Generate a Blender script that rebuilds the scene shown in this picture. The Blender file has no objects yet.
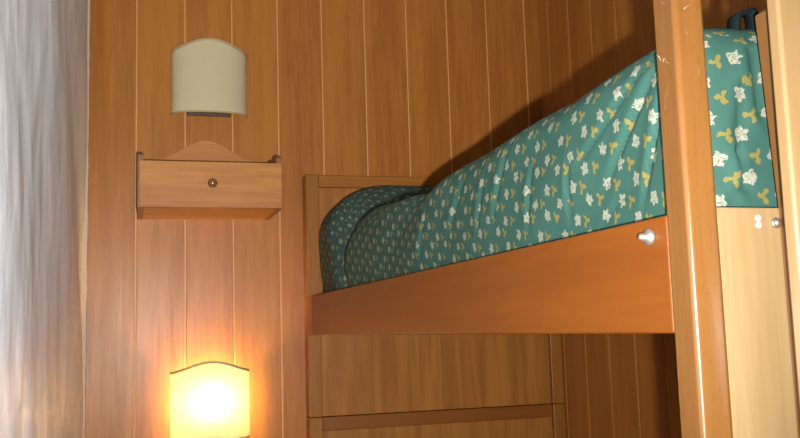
import bpy, bmesh, math, random
from mathutils import Vector, Matrix
random.seed(7)
C = bpy.context.scene.collection
scn = bpy.context.scene

# ------------------------------------------------------------------ camera
# world: X right along the panelled back wall, Y towards it (wall face at Y=0), Z up, Z=0 at eye level
EYE_Y = -2.5076
YAW, PITCH, ROLL, FPX = 0.2864, 0.1205, -0.0298, 898.76
FLOOR, CEIL = -1.48, 1.08
cam_data = bpy.data.cameras.new('camera'); cam = bpy.data.objects.new('camera', cam_data); C.objects.link(cam)
cam_data.sensor_fit = 'HORIZONTAL'; cam_data.sensor_width = 36.0; cam_data.lens = FPX / 800 * 36.0
cam_data.clip_start = 0.02
fw = Vector((math.sin(YAW) * math.cos(PITCH), math.cos(YAW) * math.cos(PITCH), math.sin(PITCH)))
r0 = Vector((math.cos(YAW), -math.sin(YAW), 0)); u0 = r0.cross(fw)
rt = r0 * math.cos(ROLL) + u0 * math.sin(ROLL); up = -r0 * math.sin(ROLL) + u0 * math.cos(ROLL)
cam.matrix_world = Matrix(((rt.x, up.x, -fw.x, 0), (rt.y, up.y, -fw.y, EYE_Y), (rt.z, up.z, -fw.z, 0), (0, 0, 0, 1)))
scn.camera = cam

# ------------------------------------------------------------------ light
w = bpy.data.worlds.new('world'); scn.world = w; w.use_nodes = True
w.node_tree.nodes['Background'].inputs[0].default_value = (0.9, 0.8, 0.7, 1)
w.node_tree.nodes['Background'].inputs[1].default_value = 0.02
# the flash of the compact camera: just below and right of the lens
fl = bpy.data.lights.new('camera_flash', 'SPOT'); fl.energy = 205; fl.color = (1.0, 0.98, 0.955)
fl.shadow_soft_size = 0.007; fl.spot_size = math.radians(93); fl.spot_blend = 1.0
flo = bpy.data.objects.new('camera_flash', fl); C.objects.link(flo)
flo.location = (0.042, EYE_Y + 0.01, -0.025)
flo.rotation_euler = (Vector((0.25, 2.5, 0.45))).to_track_quat('-Z', 'Y').to_euler()
vs = scn.view_settings
scn.display_settings.display_device = 'sRGB'
vs.view_transform = 'Standard'; vs.look = 'None'; vs.gamma = 1.0; vs.use_curve_mapping = False
vs.exposure = 0.0

# ------------------------------------------------------------------ node helpers
class V:
    """a scalar socket with arithmetic"""
    nt = None
    def __init__(s, sock): s.s = sock
    @staticmethod
    def op(o, *a):
        n = V.nt.nodes.new('ShaderNodeMath'); n.operation = o
        for i, x in enumerate(a):
            if isinstance(x, V): V.nt.links.new(x.s, n.inputs[i])
            else: n.inputs[i].default_value = x
        return V(n.outputs[0])
    def __add__(s, o): return V.op('ADD', s, o)
    __radd__ = __add__
    def __sub__(s, o): return V.op('SUBTRACT', s, o)
    def __rsub__(s, o): return V.op('SUBTRACT', o, s)
    def __mul__(s, o): return V.op('MULTIPLY', s, o)
    __rmul__ = __mul__
    def __truediv__(s, o): return V.op('DIVIDE', s, o)
    def lt(s, o): return V.op('LESS_THAN', s, o)
    def gt(s, o): return V.op('GREATER_THAN', s, o)
    def f(s, o, *a): return V.op(o, s, *a)
    def step(s, a, b):                       # smooth 0..1 between a and b
        n = V.nt.nodes.new('ShaderNodeMapRange'); n.interpolation_type = 'SMOOTHSTEP'
        V.nt.links.new(s.s, n.inputs[0]); n.inputs[1].default_value = a; n.inputs[2].default_value = b
        return V(n.outputs[0])

def new_mat(name):
    m = bpy.data.materials.new(name); m.use_nodes = True
    nt = m.node_tree; b = nt.nodes['Principled BSDF']; V.nt = nt
    return m, nt, b
def inp(b, k, v): b.inputs[k].default_value = v
def rgb(c): return (c[0], c[1], c[2], 1)
def mix(nt, fac, a, b, mode='MIX'):
    n = nt.nodes.new('ShaderNodeMix'); n.data_type = 'RGBA'; n.blend_type = mode
    for s, x in ((n.inputs[0], fac), (n.inputs[6], a), (n.inputs[7], b)):
        if isinstance(x, V): nt.links.new(x.s, s)
        elif hasattr(x, 'is_linked'): nt.links.new(x, s)
        elif isinstance(x, (int, float)): s.default_value = x
        else: s.default_value = rgb(x)
    return n.outputs[2]
def coords(nt, kind='Object', scale=(1, 1, 1), rand=0.0, loc=(0, 0, 0)):
    tc = nt.nodes.new('ShaderNodeTexCoord'); mp = nt.nodes.new('ShaderNodeMapping')
    mp.inputs['Scale'].default_value = scale; mp.inputs['Location'].default_value = loc
    src = tc.outputs[kind]
    if rand:
        oi = nt.nodes.new('ShaderNodeObjectInfo'); cx = nt.nodes.new('ShaderNodeCombineXYZ')
        for i in range(3):
            nt.links.new((V(oi.outputs['Random']) * (rand * (1 + .37 * i))).s, cx.inputs[i])
        ad = nt.nodes.new('ShaderNodeVectorMath'); ad.operation = 'ADD'
        nt.links.new(src, ad.inputs[0]); nt.links.new(cx.outputs[0], ad.inputs[1]); src = ad.outputs[0]
    nt.links.new(src, mp.inputs[0])
    return mp.outputs[0]
def noise(nt, vec, scale, detail=4, rough=.55, dist=0.0):
    n = nt.nodes.new('ShaderNodeTexNoise'); nt.links.new(vec, n.inputs['Vector'])
    n.inputs['Scale'].default_value = scale; n.inputs['Detail'].default_value = detail
    n.inputs['Roughness'].default_value = rough; n.inputs['Distortion'].default_value = dist
    return V(n.outputs['Fac'])
def bump(nt, b, h, strength, dist):
    n = nt.nodes.new('ShaderNodeBump'); n.inputs['Strength'].default_value = strength; n.inputs['Distance'].default_value = dist
    nt.links.new(h.s, n.inputs['Height']); nt.links.new(n.outputs[0], b.inputs['Normal'])

def wood(name, base, dark, axis='z', rough=.42, rand=3.0, var=.25, fig=.35, spec=.5, coat=0.0, fleck=0.0, bands=6.0, scratches=False):
    """varnished wood, grain running along one axis of the object"""
    m, nt, b = new_mat(name)
    k = {'x': (.06, 1, 1), 'y': (1, .06, 1), 'z': (1, 1, .06)}[axis]
    v = coords(nt, 'Object', k, rand)
    broad = noise(nt, v, bands, 3, .5, .6); fine = noise(nt, v, 140, 5, .65); mid = noise(nt, v, 34, 4, .6, .3)
    pores = noise(nt, coords(nt, 'Object', {'x': (.03, 1, 1), 'y': (1, .03, 1), 'z': (1, 1, .03)}[axis], rand), 420, 2, .5)
    t = (broad * fig + mid * .35 + fine * .3) / (fig + .65) + pores.step(.52, .75) * .06
    c = mix(nt, t.step(.38, .64), base, dark)
    if var:
        oi = nt.nodes.new('ShaderNodeObjectInfo'); hs = nt.nodes.new('ShaderNodeHueSaturation')
        nt.links.new(c, hs.inputs['Color'])
        rv = V(oi.outputs['Random'])
        nt.links.new((rv * var + (1 - var * .5)).s, hs.inputs['Value'])
        nt.links.new(((rv * 7.31).f('FRACT') * .008 + .498).s, hs.inputs['Hue'])
        c = hs.outputs[0]
    if fleck:
        fv = coords(nt, 'Object', {'x': (.25, 1, 1), 'y': (1, .25, 1), 'z': (1, 1, .25)}[axis], rand)
        fk = noise(nt, fv, 620, 1, .5).step(.66, .76) * fleck
        c = mix(nt, fk, c, tuple(x * .35 for x in dark))
    if scratches:
        sv = coords(nt, 'Object', (1, 1, .8), rand); ln = (noise(nt, sv, 26, 2, .5, 1.4) - .5).f('ABSOLUTE').lt(.0035)
        tc = nt.nodes.new('ShaderNodeTexCoord'); sp = nt.nodes.new('ShaderNodeSeparateXYZ'); nt.links.new(tc.outputs['Object'], sp.inputs[0])
        zm = V(sp.outputs[2]).step(.52, .60) * noise(nt, sv, 60, 2).step(.5, .62)
        c = mix(nt, ln * zm * .65, c, (.85, .7, .5))
    nt.links.new(c, b.inputs['Base Color'])
    nt.links.new((mid * .12 + (rough - .06)).s, b.inputs['Roughness'])
    inp(b, 'Specular IOR Level', spec); inp(b, 'Coat Weight', coat); inp(b, 'Coat Roughness', .18)
    bump(nt, b, fine * .5 + pores * .5, .06, .002)
    return m

def plain(name, col, rough=.5, metal=0.0, spec=.5):
    m, nt, b = new_mat(name)
    v = coords(nt, 'Object'); n = noise(nt, v, 90, 3)
    nt.links.new(mix(nt, n * .25, col, tuple(x * .7 for x in col)), b.inputs['Base Color'])
    inp(b, 'Roughness', rough); inp(b, 'Metallic', metal); inp(b, 'Specular IOR Level', spec)
    return m

M = {}
M['plank'] = wood('panel_wood', (0.3599, 0.1337, 0.0245), (0.2520, 0.0833, 0.0133), 'z', .37, 5, .10, .4, .24)
M['tongue'] = wood('pale_tongue_wood', (.54, .255, .078), (.48, .215, .064), 'z', .5, 5, 0)
M['frame'] = wood('bed_frame_wood', (.265, .098, .0155), (.20, .070, .010), 'z', .42, 5, .12, .35, .2)
M['frame_x'] = wood('bed_frame_wood_cross', (.29, .105, .0165), (.225, .076, .011), 'x', .42, 5, .12, .35, .2)
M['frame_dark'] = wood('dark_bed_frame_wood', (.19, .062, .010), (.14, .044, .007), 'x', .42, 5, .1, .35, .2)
M['panel'] = wood('headboard_panel_wood', (.32, .118, .0215), (.225, .076, .0125), 'z', .45, 5, .08, .8, .2, bands=32)
M['rail'] = wood('side_rail_wood', (0.1763, 0.0492, 0.0049), (0.1476, 0.0385, 0.0037), 'y', .42, 5, 0, .3, .3)
M['post'] = wood('post_wood', (0.1606, 0.0693, 0.0170), (0.1291, 0.0517, 0.0116), 'z', .24, 5, 0, .3, .5, .0, .35, scratches=True)
M['foot'] = wood('footboard_wood', (0.2915, 0.1996, 0.0950), (0.2408, 0.1521, 0.0665), 'z', .42, 5, 0, .5)
M['cleat'] = wood('cleat_wood', (0.1800, 0.0756, 0.0187), (0.1440, 0.0576, 0.0130), 'z', .42, 5, 0)
M['stile'] = wood('ladder_wood', (0.3060, 0.1958, 0.0857), (0.2632, 0.1530, 0.0612), 'z', .35, 5, 0, .4, .5, .2)
M['box'] = wood('drawer_wood', (.40, .175, .046), (.28, .108, .026), 'x', .42, 5, .06, .4, .22)
M['box_back'] = wood('arched_back_wood', (.46, .205, .062), (.37, .15, .04), 'x', .42, 5, 0, .4, .22)
M['box_z'] = wood('drawer_side_wood', (.20, .072, .017), (.14, .05, .012), 'y', .42, 5, .06)  # dark end grain, with the shadow on it put into the colour
M['knob'] = wood('knob_wood', (.22, .085, .024), (.15, .055, .015), 'y', .18, 5, 0, coat=.5)
M['platewood'] = wood('dark_plate_wood', (.06, .025, .010), (.04, .016, .007), 'z', .5, 5, 0)
M['trimwood'] = wood('floor_wood', (.30, .14, .06), (.2, .09, .035), 'y', .4, 5, .2)
M['steel'] = plain('zinc_steel', (.40, .36, .29), .42, .8)
M['cap'] = plain('white_plastic', (.85, .83, .78), .35)
M['brass'] = plain('brass', (.6, .42, .16), .35, 1.0)
M['black'] = plain('black_webbing', (.003, .008, .009), .8, 0.0, .15)
M['ceil'] = plain('ceiling_paint', (.70, .66, .60), .8)
M['frontpaint'] = plain('wall_paint', (.62, .58, .52), .7)
M['edge'] = plain('plaster_edge', (.46, .36, .28), .7)

# rough plaster with a sheen of gloss paint
m, nt, b = new_mat('gloss_plaster'); M['plaster'] = m
v = coords(nt, 'Object')
n1 = noise(nt, v, 7, 5, .6); n2 = noise(nt, v, 38, 4, .6); n3 = noise(nt, v, 2.2, 3, .5)
nt.links.new(mix(nt, n1.step(.35, .65) * .5 + n3 * .4, (.84, .93, 1.0), (.62, .70, .77)), b.inputs['Base Color'])
nt.links.new((n1 * .35 + .20).s, b.inputs['Roughness']); inp(b, 'Specular IOR Level', .28)
bump(nt, b, n1 * .45 + n2 * .07 + n3.step(.3, .7) * .9, .75, .011)

# printed bedspread: cream flowers and gold sprigs on green
m, nt, b = new_mat('floral_cotton'); M['fabric'] = m; FAB = m
uv = nt.nodes.new('ShaderNodeUVMap'); sp = nt.nodes.new('ShaderNodeSeparateXYZ'); nt.links.new(uv.outputs[0], sp.inputs[0])
Ua, Va = V(sp.outputs[0]), V(sp.outputs[1])
U0 = Ua * math.cos(.42) - Va * math.sin(.42); V0 = Ua * math.sin(.42) + Va * math.cos(.42)
wv = nt.nodes.new('ShaderNodeTexNoise'); nt.links.new(uv.outputs[0], wv.inputs['Vector']); wv.inputs['Scale'].default_value = 160; wv.inputs['Detail'].default_value = 2
ws = nt.nodes.new('ShaderNodeSeparateColor'); nt.links.new(wv.outputs['Color'], ws.inputs[0])
Uj = U0 + (V(ws.outputs[0]) - .5) * .0075; Vj = V0 + (V(ws.outputs[1]) - .5) * .0075
DX, DY = .036, .033
def lattice(ox, oy):
    vv = (Vj + oy) / DY; row = vv.f('FLOOR')
    uu = (Uj + ox) / DX + (row * .5).f('FRACT')
    col = uu.f('FLOOR')
    wn = nt.nodes.new('ShaderNodeTexWhiteNoise'); wn.noise_dimensions = '2D'
    cx = nt.nodes.new('ShaderNodeCombineXYZ'); nt.links.new(col.s, cx.inputs[0]); nt.links.new(row.s, cx.inputs[1]); nt.links.new(cx.outputs[0], wn.inputs['Vector'])
    rn = V(wn.outputs['Value'])
    rn2 = (rn * 13.7).f('FRACT')
    lx = (uu.f('FRACT') - .5) * DX + (rn - .5) * .006; ly = (vv.f('FRACT') - .5) * DY + (rn2 - .5) * .006
    r = (lx * lx + ly * ly).f('SQRT'); a = ly.f('ARCTAN2', lx)
    return lx, ly, r, a, rn
lx, ly, r, a, rn = lattice(0, 0)
fl1 = (((a + rn * 6.3) * 5.0).f('COSINE') * .0013 + ((a + rn * 9.0)).f('COSINE') * .0012 + .0066) - r
core = (((a + rn * 2.0) * 5.0).f('COSINE') * .0010 + .0026) - r
cream = fl1.step(-.0004, .0006); shade = core.step(-.0005, .0005)
lx, ly, r, a, rn = lattice(.0165, .011)
spr = ((a * 3.0 + rn * .9 + 1.57).f('COSINE') * .0030 + .0050) - r
gold = spr.step(-.0004, .0006)
ly2 = noise(nt, uv.outputs[0], 900, 2, .6)
base = mix(nt, ly2 * .5, (.032, .088, .069), (.019, .060, .047))
wave = noise(nt, uv.outputs[0], 14, 2); base = mix(nt, wave.step(.45, .75) * .35, base, (.040, .097, .083))
c = mix(nt, gold * (ly2 * 1.6 - .12), base, (.215, .152, .022))
c = mix(nt, cream * (noise(nt, uv.outputs[0], 420, 2, .6).step(.30, .52) * .9), c, (.265, .253, .190))
c = mix(nt, shade * .45, c, (.135, .16, .105))
nt.links.new(c, b.inputs['Base Color']); inp(b, 'Roughness', .72); inp(b, 'Sheen Weight', .0); inp(b, 'Specular IOR Level', .12)
bump(nt, b, ly2, .12, .001)

M['fabric_dull'] = FAB.copy(); M['fabric_dull'].name = 'darker_floral_cotton'  # pillow copy of the print, darker and less saturated
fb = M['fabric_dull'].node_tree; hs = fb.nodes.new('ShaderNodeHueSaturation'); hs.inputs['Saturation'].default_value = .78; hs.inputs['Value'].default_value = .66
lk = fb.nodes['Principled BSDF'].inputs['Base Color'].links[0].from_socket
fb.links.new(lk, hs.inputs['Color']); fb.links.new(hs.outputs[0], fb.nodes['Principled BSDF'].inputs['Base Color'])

# lamp shade: thin parchment that lets light through
m, nt, b = new_mat('parchment_shade'); M['shade'] = m
v = coords(nt, 'Object'); n = noise(nt, v, 160, 3); n2 = noise(nt, v, 14, 2)
col = mix(nt, n * .4 + n2 * .3, (.66, .575, .375), (.565, .49, .31))
nt.nodes.remove(b)
df = nt.nodes.new('ShaderNodeBsdfDiffuse'); tr = nt.nodes.new('ShaderNodeBsdfTranslucent'); mx = nt.nodes.new('ShaderNodeMixShader')
nt.links.new(col, df.inputs[0]); nt.links.new(col, tr.inputs[0]); mx.inputs[0].default_value = .27
nt.links.new(df.outputs[0], mx.inputs[1]); nt.links.new(tr.outputs[0], mx.inputs[2])
nt.links.new(mx.outputs[0], nt.nodes['Material Output'].inputs[0])
M['shadetrim'] = plain('shade_braid', (.36, .28, .14), .7)

LAMP_ON = 270.0
m, nt, b = new_mat('lit_bulb'); M['bulb_on'] = m
inp(b, 'Base Color', (1, .9, .7, 1)); inp(b, 'Emission Color', (1.0, .60, .20, 1)); inp(b, 'Emission Strength', LAMP_ON)
M['bulb_off'] = plain('frosted_bulb', (.8, .78, .72), .3)

# ------------------------------------------------------------------ mesh helpers
def link(name, me, mat, parent=None, loc=(0, 0, 0), smooth=False):
    o = bpy.data.objects.new(name, me); C.objects.link(o); o.location = loc
    if mat is not None and not me.materials: me.materials.append(mat)
    if smooth:
        for p in me.polygons: p.use_smooth = True
    if parent is not None: o.parent = parent
    if smooth == 'flat': o.modifiers.new('weighted', 'WEIGHTED_NORMAL').weight = 100
    return o
def empty(name, loc, label=None, cat=None, group=None):
    o = bpy.data.objects.new(name, None); C.objects.link(o); o.location = loc; o.empty_display_size = .05
    tag(o, label, cat, group); return o
def tag(o, label=None, cat=None, group=None, kind=None):
    for k, x in (('label', label), ('category', cat), ('group', group), ('kind', kind)):
        if x: o[k] = x
    return o
def box_mesh(name, sx, sy, sz, bev=0.0, seg=2):
    bm = bmesh.new(); bmesh.ops.create_cube(bm, size=1)
    for q in bm.verts: q.co = Vector((q.co.x * sx, q.co.y * sy, q.co.z * sz))
    if bev: bmesh.ops.bevel(bm, geom=list(bm.edges), offset=bev, segments=seg, affect='EDGES', profile=.5)
    me = bpy.data.meshes.new(name); bm.to_mesh(me); bm.free(); return me
def bx(name, x0, x1, y0, y1, z0, z1, mat, parent=None, bev=.0, seg=2, smooth=False):
    """box given by world extents; parents sit at parent.location without rotation"""
    me = box_mesh(name, x1 - x0, y1 - y0, z1 - z0, bev, seg)
    p = Vector(((x0 + x1) / 2, (y0 + y1) / 2, (z0 + z1) / 2))
    if parent is not None: p = p - origin(parent)
    return link(name, me, mat, parent, p, smooth)
def origin(o):
    p = Vector(o.location)
    while o.parent: o = o.parent; p = p + Vector(o.location)
    return p
def prism(name, pts, axis, a0, a1, mat, parent=None, bev=0.0, smooth=False):
    """extrude an outline (list of 2-D points in world units) along an axis"""
    bm = bmesh.new(); cx = sum(p[0] for p in pts) / len(pts); cy = sum(p[1] for p in pts) / len(pts); ca = (a0 + a1) / 2
    def mk(p, a):
        u, v_, a = p[0] - cx, p[1] - cy, a - ca
        return {'x': (a, u, v_), 'y': (u, a, v_), 'z': (u, v_, a)}[axis]
    lo = [bm.verts.new(mk(p, a0)) for p in pts]; hi = [bm.verts.new(mk(p, a1)) for p in pts]
    bm.faces.new(lo); bm.faces.new(list(reversed(hi))); n = len(pts)
    for i in range(n): bm.faces.new((lo[i], hi[i], hi[(i + 1) % n], lo[(i + 1) % n]))
    bmesh.ops.recalc_face_normals(bm, faces=bm.faces)
    if bev: bmesh.ops.bevel(bm, geom=[e for e in bm.edges if e.calc_face_angle(0) > .5], offset=bev, segments=2, affect='EDGES')
    me = bpy.data.meshes.new(name); bm.to_mesh(me); bm.free()
    c = {'x': (ca, cx, cy), 'y': (cx, ca, cy), 'z': (cx, cy, ca)}[axis]; p = Vector(c)
    if parent is not None: p = p - origin(parent)
    return link(name, me, mat, parent, p, smooth)
def lathe(name, prof, axis, at, mat, parent=None, n=20):
    """profile of (radius, along) turned round an axis"""
    bm = bmesh.new(); rings = []
    for r, h in prof:
        ring = []
        for i in range(n):
            t = 2 * math.pi * i / n; c, s = r * math.cos(t), r * math.sin(t)
            ring.append(bm.verts.new({'x': (h, c, s), 'y': (c, h, s), 'z': (c, s, h)}[axis]))
        rings.append(ring)
    for a, b_ in zip(rings, rings[1:]):
        for i in range(n): bm.faces.new((a[i], a[(i + 1) % n], b_[(i + 1) % n], b_[i]))
    bm.faces.new(rings[0]); bm.faces.new(list(reversed(rings[-1])))
    bmesh.ops.remove_doubles(bm, verts=bm.verts, dist=1e-6); bmesh.ops.recalc_face_normals(bm, faces=bm.faces)
    me = bpy.data.meshes.new(name); bm.to_mesh(me); bm.free()
    p = Vector(at) - (origin(parent) if parent is not None else Vector())
    return link(name, me, mat, parent, p, True)

# ------------------------------------------------------------------ the room
XL, XR, YF = -0.130, 1.212, -3.30
GAP, CH = .0048, .0010
def plank_mesh(name, wd, h, t=.0024):
    x = wd / 2 - GAP / 2
    pts = [(-x, 0), (x, 0), (x, -(t - CH)), (x - CH, -t), (-x + CH, -t), (-x, -(t - CH))]
    bm = bmesh.new()
    lo = [bm.verts.new((p[0], p[1], -h / 2)) for p in pts]; hi = [bm.verts.new((p[0], p[1], h / 2)) for p in pts]
    bm.faces.new(lo); bm.faces.new(list(reversed(hi)))
    for i in range(6): bm.faces.new((lo[i], hi[i], hi[(i + 1) % 6], lo[(i + 1) % 6]))
    bmesh.ops.recalc_face_normals(bm, faces=bm.faces)
    me = bpy.data.meshes.new(name); bm.to_mesh(me); bm.free(); me.materials.append(M['plank']); return me
H = CEIL - FLOOR; ZC = (CEIL + FLOOR) / 2
wall_back = tag(bx('wall_back', XL, XR + .01, .0024, .06, FLOOR, CEIL, M['tongue']), kind='structure')
tag(wall_back, 'back wall of narrow upright orange-brown wood boards with pale joints')
gx = [XL] + [-.0042 + k * .13 for k in range(10)] + [XR + .004]
full = plank_mesh('plank', .13, H)
for a, b_ in zip(gx, gx[1:]):
    me = full if abs(b_ - a - .13) < .002 else plank_mesh('plank', b_ - a, H)
    o = link('plank', me, None, wall_back, Vector(((a + b_) / 2, .0024, ZC)) - wall_back.location)
wall_right = tag(bx('wall_right', XR + .0024, XR + .06, YF, .06, FLOOR, CEIL, M['tongue']), kind='structure')
tag(wall_right, 'side wall of upright wood boards beside the bunk')
gy = [.004, -.068]
while gy[-1] - .1322 > YF: gy.append(gy[-1] - .1322)
gy.append(YF)
full = plank_mesh('plank', .1322, H)
for a, b_ in zip(gy, gy[1:]):
    wd = a - b_
    me = full if abs(wd - .1322) < 1e-4 else plank_mesh('plank', wd, H)
    o = link('plank', me, None, wall_right, Vector((XR + .0024, (a + b_) / 2, ZC)) - wall_right.location)
    o.rotation_euler = (0, 0, -math.pi / 2)
# plaster wall: a gently uneven skin
def uneven_wall(name, x, y0, y1, z0, z1, mat):
    bm = bmesh.new(); ny, nz = 60, 48; rng = random.Random(3)
    ph = [(rng.uniform(2, 9), rng.uniform(2, 9), rng.uniform(0, 6.3), rng.uniform(.0003, .0012)) for _ in range(14)]
    g = []
    for i in range(ny + 1):
        row = []
        for j in range(nz + 1):
            y = y0 + (y1 - y0) * i / ny; z = z0 + (z1 - z0) * j / nz
            d = sum(am * math.sin(fy * y + fz * z + p) for fy, fz, p, am in ph)
            row.append(bm.verts.new((x + d, y, z)))
        g.append(row)
    for i in range(ny):
        for j in range(nz): bm.faces.new((g[i][j], g[i + 1][j], g[i + 1][j + 1], g[i][j + 1]))
    ext = bmesh.ops.extrude_face_region(bm, geom=list(bm.faces))
    for q in [e for e in ext['geom'] if isinstance(e, bmesh.types.BMVert)]: q.co.x = x - .08
    bmesh.ops.recalc_face_normals(bm, faces=bm.faces)
    me = bpy.data.meshes.new(name); bm.to_mesh(me); bm.free()
    return link(name, me, mat, None, (0, 0, 0), True)
tag(uneven_wall('wall_left', XL - .004, YF, .06, FLOOR, CEIL, M['plaster']), 'rough grey-white painted plaster wall', kind='structure')
# ragged line of filler where plaster meets the boards
bm = bmesh.new(); rng = random.Random(5); prev = None; nseg = 90
for i in range(nseg + 1):
    z = FLOOR + H * i / nseg; wd = .0028 + .0022 * rng.random(); dp = .004 + .002 * rng.random()
    ring = [bm.verts.new(p) for p in ((XL - .012, .0, z), (XL + wd, .0, z), (XL + wd * .6, -dp, z), (XL - .012, -dp * 1.8, z))]
    if prev:
        for k in range(4): bm.faces.new((prev[k], prev[(k + 1) % 4], ring[(k + 1) % 4], ring[k]))
    else: bm.faces.new(ring)
    prev = ring
bm.faces.new(prev); bmesh.ops.recalc_face_normals(bm, faces=bm.faces)
me = bpy.data.meshes.new('trim_1'); bm.to_mesh(me); bm.free()
tag(link('trim_1', me, M['edge']), 'thin ragged pale filler line in the corner', kind='structure')
tag(bx('floor', XL - .08, XR + .06, YF - .05, .06, FLOOR - .05, FLOOR, M['trimwood']), kind='structure')
tag(bx('ceiling', XL - .08, XR + .06, YF - .05, .06, CEIL, CEIL + .05, M['ceil']), kind='structure')
tag(bx('wall_front', XL - .08, XR + .06, YF - .05, YF, FLOOR, CEIL, M['frontpaint']), kind='structure')

# ------------------------------------------------------------------ bunk bed
BX, BY0, BY1 = .450, -.060, -1.815            # outer face of the rail, headboard face, end of the rail
bunk = empty('bunk_bed', (.83, -.95, FLOOR), 'orange-brown wooden bunk bed frame with panelled headboard and side rail', 'bunk bed')
HX1 = XR - .004
ZJ = -.2345                                   # joint between the upper and the lower end frame
for z0, z1 in ((ZJ + .0006, .4335), (FLOOR, ZJ - .0006)):
    for x0, x1 in ((BX, .4865), (HX1 - .0365, HX1)):
        bx('headboard_stile', x0, x1, BY0, -.003, z0, z1, M['frame'], bunk, .0025)
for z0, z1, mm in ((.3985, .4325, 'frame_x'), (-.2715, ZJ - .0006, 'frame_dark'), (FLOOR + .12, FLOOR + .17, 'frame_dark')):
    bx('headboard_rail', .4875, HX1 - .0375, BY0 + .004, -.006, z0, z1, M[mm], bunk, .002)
for z0, z1 in ((ZJ + .001, .3980), (FLOOR + .1705, -.2720)):
    bx('headboard_panel', .4872, HX1 - .0372, BY0 + .010, -.012, z0, z1, M['panel'], bunk, .001)
# long rail with its pale end block and the bolt near the post
ZB, ZT = -.0120, .0925
rail = bx('side_rail', BX, BX + .022, BY1, -.112, ZB, ZT, M['rail'], bunk, .0025, 3)
bx('rail_end_block', BX - .001, BX + .022, -.1115, BY0 - .0005, ZB, ZT + .001, M['frame'], bunk, .002)
bx('side_rail', HX1 - .022, HX1, BY1, BY0 - .0005, ZB, ZT, M['rail'], bunk, .0025, 3)
bolt = lathe('bolt', [(.0002, -.0125), (.0026, -.0120), (.0036, -.0100), (.0038, -.0060), (.0042, -.0055), (.0072, -.0045), (.0080, -.0025), (.0080, 0)], 'x', (BX, -1.788, .0755), M['steel'], rail, 16)
bx('bed_base', BX + .0225, HX1 - .0225, BY1 + .01, BY0 - .001, -.004, .012, M['frame_x'], bunk, .001)
# corner post at the foot
bx('corner_post', .4482, .4795, -1.850, -1.8155, FLOOR, .78, M['post'], bunk, .0050, 4, 'flat')
# foot end: board, cleats, plugs
foot = bx('footboard', .4800, HX1, -1.840, -1.8205, -.62, .0965, M['foot'], bunk, .0015)
for z in (.0869, .0807):
    lathe('screw_cap', [(.0001, -.0022), (.0018, -.0020), (.0028, -.0012), (.0030, 0)], 'y', (.5258, -1.840, z), M['cap'], foot, 14)
lathe('bolt', [(.0001, -.005), (.0028, -.0045), (.0036, -.003), (.0036, -.0014), (.0048, -.0012), (.0048, 0)], 'y', (.5440, -1.840, .0826), M['steel'], foot, 14)
prism('cleat', [(.5495, -.60), (.600, -.60), (.600, .285), (.548, .279), (.5385, .272), (.5475, .09)], 'y', -1.8600, -1.8405, M['cleat'], bunk, .001)
bx('corner_post', HX1 - .0315, HX1, -1.8755, -1.8405, FLOOR, .78, M['post'], bunk, .0050, 4, 'flat')

# ------------------------------------------------------------------ ladder at the foot end
lad = empty('bunk_ladder', (.70, -1.90, FLOOR), 'pale wooden ladder upright standing at the foot end of the bunk', 'ladder')
for x0, x1 in ((.5080, .567), (.846, .906)):
    bx('ladder_stile', x0, x1, -1.908, -1.893, FLOOR, .62, M['stile'], lad, .0035, 4, 'flat')
for i in range(7):
    z = FLOOR + .24 + i * .27
    bx('rung', .567, .846, -1.9075, -1.8945, z, z + .035, M['stile'], lad, .004)

# ------------------------------------------------------------------ mattress in its cover
def soft_box(name, x0, x1, y0, y1, z0, z1, shape, seg, label_uv):
    """fine rounded box; shape(p) moves points; box-projected UVs in metres taken before the move"""
    bm = bmesh.new(); bmesh.ops.create_cube(bm, size=1)
    sx, sy, sz = x1 - x0, y1 - y0, z1 - z0
    for q in bm.verts: q.co = Vector((q.co.x * sx, q.co.y * sy, q.co.z * sz))
    for ax, n in enumerate(seg):
        cuts = n if isinstance(n, list) else [k / n for k in range(1, n)]
        for k in cuts:
            d = -(sx, sy, sz)[ax] / 2 + (sx, sy, sz)[ax] * k
            co = [0, 0, 0]; no = [0, 0, 0]; co[ax] = d; no[ax] = 1
            bmesh.ops.bisect_plane(bm, geom=list(bm.verts) + list(bm.edges) + list(bm.faces), plane_co=co, plane_no=no, dist=1e-6)
    uvl = bm.loops.layers.uv.new('UVMap'); c = Vector(((x0 + x1) / 2, (y0 + y1) / 2, (z0 + z1) / 2))
    bm.normal_update()
    for f_ in bm.faces:
        n = f_.normal; ax = max(range(3), key=lambda i: abs(n[i]))
        for l in f_.loops:
            p = l.vert.co + c
            l[uvl].uv = label_uv(ax, n, p)
    for q in bm.verts: q.co = Vector(shape(q.co + c)) - c
    me = bpy.data.meshes.new(name); bm.to_mesh(me); bm.free()
    return me, c
MX0, MX1, MY0, MY1, MZ0, MZ1 = .4745, 1.180, -1.8185, -.385, .013, .274
def rbox(p, lo, hi, r):
    """pull a point of a box onto the rounded box of radius r (r per axis side allowed through callables)"""
    q = [min(max(p[i], lo[i] + r[i]), hi[i] - r[i]) for i in range(3)]
    d = [(p[i] - q[i]) / r[i] for i in range(3)]
    n = math.sqrt(sum(x * x for x in d))
    if n < 1e-6: return p
    m_ = max(abs(x) for x in d)
    return Vector([q[i] + d[i] * r[i] * (m_ / n) for i in range(3)])
def seg_dist(y, z, a, b_):
    ax, az = a; bx_, bz = b_; dx, dz = bx_ - ax, bz - az
    t = max(0, min(1, ((y - ax) * dx + (z - az) * dz) / (dx * dx + dz * dz)))
    ex, ez = y - (ax + t * dx), z - (az + t * dz)
    s = 1 if (dx * ez - dz * ex) > 0 else -1
    return math.hypot(ex, ez) * s, t
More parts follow.
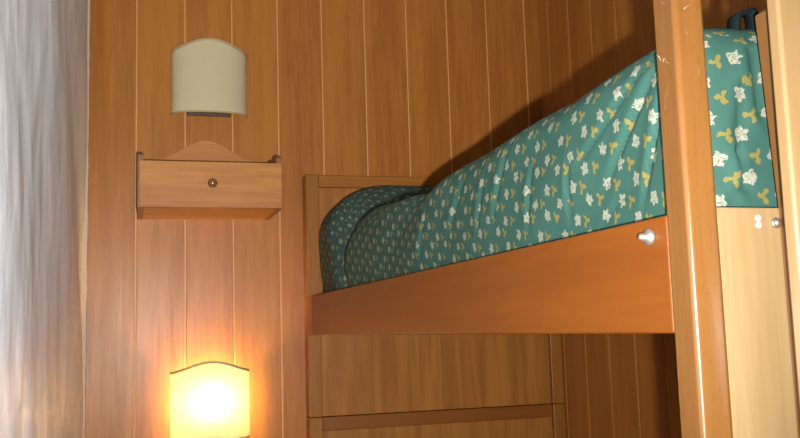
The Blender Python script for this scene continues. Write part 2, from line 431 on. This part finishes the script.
CREASE = [((-1.800, .250), (-1.735, .100), .0065, .012), ((-1.785, .255), (-1.66, .135), .0055, .012), ((-1.765, .258), (-1.60, .165), .0040, .010),
          ((-1.60, .190), (-1.585, .110), .0045, .010), ((-1.50, .205), (-1.475, .115), .0050, .012), ((-1.42, .245), (-1.36, .14), .0050, .014),
          ((-1.34, .225), (-1.30, .13), .0040, .014), ((-1.25, .24), (-1.17, .15), .005, .016), ((-1.08, .22), (-1.03, .12), .0045, .018), ((-1.70, .13), (-1.64, .095), .004, .009)]
ECREASE = [((.532, .115), (.528, .150), .0050, .007), ((.528, .150), (.540, .215), .0028, .010), ((.512, .10), (.534, .125), .004, .006), ((.556, .19), (.552, .25), .003, .010)]
rng = random.Random(11)
LUMP = [(rng.uniform(5, 22), rng.uniform(5, 26), rng.uniform(0, 6.3), rng.uniform(.0006, .0016)) for _ in range(10)]
TOPZ = [(-1.82, .276), (-1.68, .268), (-1.54, .265), (-1.40, .261), (-1.15, .250), (-1.0, .245), (-.85, .250), (-.60, .262), (-.38, .262)]
def edge_z(y):
    for (a, za), (b_, zb) in zip(TOPZ, TOPZ[1:]):
        if y <= b_: t = max(0, (y - a) / (b_ - a)); t = t * t * (3 - 2 * t); return za + (zb - za) * t
    return TOPZ[-1][1]
def mat_shape(p):
    t = (p.y - MY0) / (MY1 - MY0)
    r = (.042, .030 + .09 * max(0, (t - .75) / .25), .040 + .09 * max(0, (t - .72) / .28))
    q = rbox(p, (MX0, MY0, MZ0), (MX1, MY1, MZ1), r)
    side = max(0, min(1, (MX0 + .05 - p.x) / .05)); endf = max(0, min(1, (MY0 + .05 - p.y) / .05))
    up_ = max(0, min(1, (p.z - .085) / .05))
    q.z += (edge_z(p.y) - MZ1) * max(0, (p.z - MZ0) / (MZ1 - MZ0))
    lump = sum(a * math.sin(fy * p.y + fz * p.z + fz * .7 * p.x + ph) for fy, fz, ph, a in LUMP)
    # belly over the rail
    q.x -= side * up_ * (.006 * math.sin(math.pi * min(1, max(0, (p.z - .085) / .17))) + lump)
    q.y -= endf * up_ * (lump * .5)
    if p.x < MX0 + .03:
        for a, b_, dep, wd in CREASE:
            d, tt = seg_dist(p.y, p.z, a, b_); wd *= .85
            k = math.sin(math.pi * min(1, max(0.05, tt * .9 + .08)))
            q.x += side * up_ * 1.15 * dep * k * (math.exp(-(d / (wd * .34)) ** 2) - .28 * math.exp(-((d - wd * .9) / wd) ** 2))
    if p.y < MY0 + .03:
        for a, b_, dep, wd in ECREASE:
            d, tt = seg_dist(p.x, p.z, a, b_)
            q.y += endf * up_ * 1.5 * dep * (math.exp(-(d / (wd * .5)) ** 2) - .7 * math.exp(-((d - wd) / wd) ** 2))
    q.z += (1 - up_) * 0 + max(0, (p.z - .2) / .06) * lump * .8
    return q
def mat_uv(ax, n, p):
    if ax == 0: return (p.y, p.z)
    if ax == 1: return (p.x + .013, p.z + .006)
    return (p.y, p.x)
me, c = soft_box('mattress', MX0, MX1, MY0, MY1, MZ0, MZ1, mat_shape, ([i * .0055 / (MX1 - MX0) for i in range(1, 25)] + [.25, .32, .4, .5, .6, .7, .8, .9, .96], 300, 60), mat_uv)
mattress = link('mattress', me, M['fabric'], None, c, True)
tag(mattress, 'thick mattress in green floral cover lying on the upper bunk', 'mattress')
# loop of dark webbing on the top at the foot
def ribbon(name, path, wx, th, mat, parent):
    """strap following a path in the XZ plane, wx wide in Y"""
    bm = bmesh.new(); rings = []
    for i, (x, z) in enumerate(path):
        a = path[max(0, i - 1)]; b_ = path[min(len(path) - 1, i + 1)]
        tx, tz = b_[0] - a[0], b_[1] - a[1]; L = math.hypot(tx, tz); nx, nz = -tz / L, tx / L
        rings.append([bm.verts.new((x + nx * s * th / 2, y, z + nz * s * th / 2)) for s, y in ((-1, -wx / 2), (1, -wx / 2), (1, wx / 2), (-1, wx / 2))])
    for a, b_ in zip(rings, rings[1:]):
        for k in range(4): bm.faces.new((a[k], a[(k + 1) % 4], b_[(k + 1) % 4], b_[k]))
    bm.faces.new(rings[0]); bm.faces.new(list(reversed(rings[-1]))); bmesh.ops.recalc_face_normals(bm, faces=bm.faces)
    me = bpy.data.meshes.new(name); bm.to_mesh(me); bm.free()
    return me
def bez(pts, n=8):
    out = []
    for i in range(len(pts) - 1):
        p0, p1, p2, p3 = pts[max(0, i - 1)], pts[i], pts[i + 1], pts[min(len(pts) - 1, i + 2)]
        for k in range(n):
            t = k / n
            out.append(tuple(.5 * (2 * p1[j] + (p2[j] - p0[j]) * t + (2 * p0[j] - 5 * p1[j] + 4 * p2[j] - p3[j]) * t * t + (3 * p1[j] - p0[j] - 3 * p2[j] + p3[j]) * t ** 3) for j in range(2)))
    out.append(pts[-1]); return out
path = bez([(x_ * .86, z_) for x_, z_ in [(-.0125, -.014), (-.0105, .004), (-.0080, .0105), (.0, .0135), (.0090, .0160), (.0130, .012), (.0140, -.002), (.0145, -.016)]])
me = ribbon('handle', path, .016, .0044, M['black'], mattress)
o = link('handle', me, M['black'], mattress, Vector((.5590, -1.797, .2775)) - c, True); o['label'] = 'black webbing loop'

# pillow in the same print, propped against the headboard behind the mattress
PX0, PX1, PY0, PY1, PZ0, PZ1 = .4790, 1.150, -.420, -.075, .014, .381
def pil_shape(p):
    q = rbox(p, (PX0, PY0, PZ0), (PX1, PY1, PZ1), (.17, .11, .15))
    # below: square to the base, above: leaning back on the headboard
    k = (q.z - PZ0) / (PZ1 - PZ0)
    if p.z < .20:
        kk = max(0, min(1, (.20 - p.z) / .10)); q.x = q.x * (1 - kk) + kk * rbox(p, (PX0, PY0, PZ0), (PX1, PY1, PZ1), (.02, .06, .02)).x
        q.z = q.z * (1 - kk) + kk * p.z
    q.y = PY1 + (q.y - PY1) * (1 - .45 * k)
    q.x -= .011 * max(0, min(1, (p.z - .09) / .05)) * max(0, min(1, (.7 - p.x) / .2))
    q.x += .003 * math.sin(23 * p.z + 9 * p.y); q.y += .005 * math.sin(14 * p.x + 11 * p.z)
    return q
me, c = soft_box('pillow', PX0, PX1, PY0, PY1, PZ0, PZ1, pil_shape, (34, 22, 26), lambda ax, n, p: ((p.y, p.z) if ax == 0 else (p.x, p.z) if ax == 1 else (p.x, p.y)))
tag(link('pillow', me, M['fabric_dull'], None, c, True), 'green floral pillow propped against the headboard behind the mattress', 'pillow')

# ------------------------------------------------------------------ wall lamps
def sconce(name, x, zc, label, lit):
    """half-round shade: x centre, zc the height of its side bottom corners"""
    W, D, Hs = .1035, .078, .178
    root = empty(name, (x, 0, zc), label, 'wall lamp', 'half-round wall lamps on the boards')
    n = 40
    def top(s): return Hs + .027 * (.45 * (.5 + .5 * math.cos(math.pi * s)) + .55 * math.cos(s * math.pi / 2))
    def bot(s): return -.002 * math.cos(s * math.pi / 2)
    def pt(i, off=0.0):
        a = math.pi * i / n; return -(W + off) * math.cos(a), -.015 - (D - .013 + off) * math.sin(a) ** .9, -math.cos(a)
    bm = bmesh.new(); nz = 14; g = []
    for i in range(n + 1):
        X, Y, s = pt(i); g.append([bm.verts.new((X, Y, bot(s) + (top(s) - bot(s)) * j / nz)) for j in range(nz + 1)])
    for i in range(n):
        for j in range(nz): bm.faces.new((g[i][j], g[i][j + 1], g[i + 1][j + 1], g[i + 1][j]))
    bmesh.ops.recalc_face_normals(bm, faces=bm.faces)
    me = bpy.data.meshes.new('shade'); bm.to_mesh(me); bm.free(); link('shade', me, M['shade'], root, (0, 0, 0), True)
    def braid(fun, dz, hh):
        bm = bmesh.new(); rings = []
        for i in range(n + 1):
            X, Y, s = pt(i, .0012); X2, Y2, _ = pt(i, -.0012); z = fun(s) + dz
            rings.append([bm.verts.new(q) for q in ((X, Y, z - hh / 2), (X, Y, z + hh / 2), (X2, Y2, z + hh / 2), (X2, Y2, z - hh / 2))])
        for a, b_ in zip(rings, rings[1:]):
            for k in range(4): bm.faces.new((a[k], a[(k + 1) % 4], b_[(k + 1) % 4], b_[k]))
        bm.faces.new(rings[0]); bm.faces.new(list(reversed(rings[-1]))); bmesh.ops.recalc_face_normals(bm, faces=bm.faces)
        me = bpy.data.meshes.new('shade_braid'); bm.to_mesh(me); bm.free(); link('shade_braid', me, M['shadetrim'], root)
    braid(top, -.0025, .0065); braid(bot, .002, .0045)
    ox, oy, oz = x, 0, zc
    bx('wall_plate', ox - .060, ox + .060, -.012, -.0005, oz + .004, oz + .15, M['platewood'], root, .003)
    lathe('lamp_holder', [(.0005, .0), (.013, .001), (.013, .048), (.010, .052), (.0005, .053)], 'z', (ox, -.042, oz + .008), M['cap'], root, 16)
    bx('holder_arm', ox - .006, ox + .006, -.040, -.011, oz + .012, oz + .022, M['brass'], root, .001)
    lathe('bulb', [(.0005, .0), (.008, .001), (.0085, .008), (.016, .022), (.0225, .038), (.0235, .050), (.019, .064), (.010, .072), (.0005, .074)], 'z', (ox, -.042, oz + .0605), M['bulb_on' if lit else 'bulb_off'], root, 20)
    return root
sconce('wall_lamp', .1905, .598, 'unlit half-round cream wall lamp above the small drawer box', False)
sconce('wall_lamp', .1895, -.277, 'glowing lit half-round wall lamp below the small drawer box', True)

# ------------------------------------------------------------------ small drawer box with scrolled sides and arched back
DX0, DX1, DYF, DZ0 = .000, .3555, -.240, .3105
db = empty('wall_drawer_box', (.178, 0, DZ0), 'small varnished wooden wall box with one drawer and arched back board', 'wall shelf')
pts = [(DX0 - .004, DZ0)]
pts = [(DX0, DZ0 + .0), (DX1 + .006, DZ0 + .0)]
for i in range(41):
    X = DX1 + .006 - (DX1 + .006 - DX0) * i / 40; s = (X - .1815) / .158
    pts.append((X, .4720 + .058 * (.5 + .5 * math.cos(math.pi * max(-1, min(1, s)))) ** 1.3))
prism('back_board', pts, 'y', -.014, -.0005, M['box_back'], db, .001)
def side_profile():
    F = DYF
    return [(F, DZ0), (-.0145, DZ0), (-.0145, .444), (F + .190, .456), (F + .165, .4625), (F + .140, .4625), (F + .115, .4580), (F + .095, .4485), (F + .085, .4485), (F + .070, .4530), (F + .050, .4555), (F + .025, .4530), (F + .008, .4480), (F, .4400)]
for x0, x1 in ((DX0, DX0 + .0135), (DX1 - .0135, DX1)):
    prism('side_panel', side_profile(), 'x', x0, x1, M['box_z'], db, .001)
bx('bottom_board', DX0 + .0138, DX1 - .0138, DYF + .001, -.0148, DZ0 + .0005, DZ0 + .011, M['box'], db, .001)
bx('top_board', DX0 + .0138, DX1 - .0138, DYF + .004, -.0148, .4215, .4290, M['box'], db, .001)
dr = bx('drawer_front', DX0 + .0035, DX1 - .0020, DYF - .016, DYF - .0005, DZ0 - .0005, .4260, M['box'], db, .0018)
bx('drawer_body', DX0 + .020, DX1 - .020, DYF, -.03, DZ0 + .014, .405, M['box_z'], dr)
lathe('knob', [(.0062, .0), (.0055, -.006), (.0080, -.010), (.0112, -.014), (.0120, -.019), (.0100, -.0245), (.0050, -.0275), (.0003, -.028)], 'y', (.178, DYF - .016, .3690), M['knob'], dr, 20)
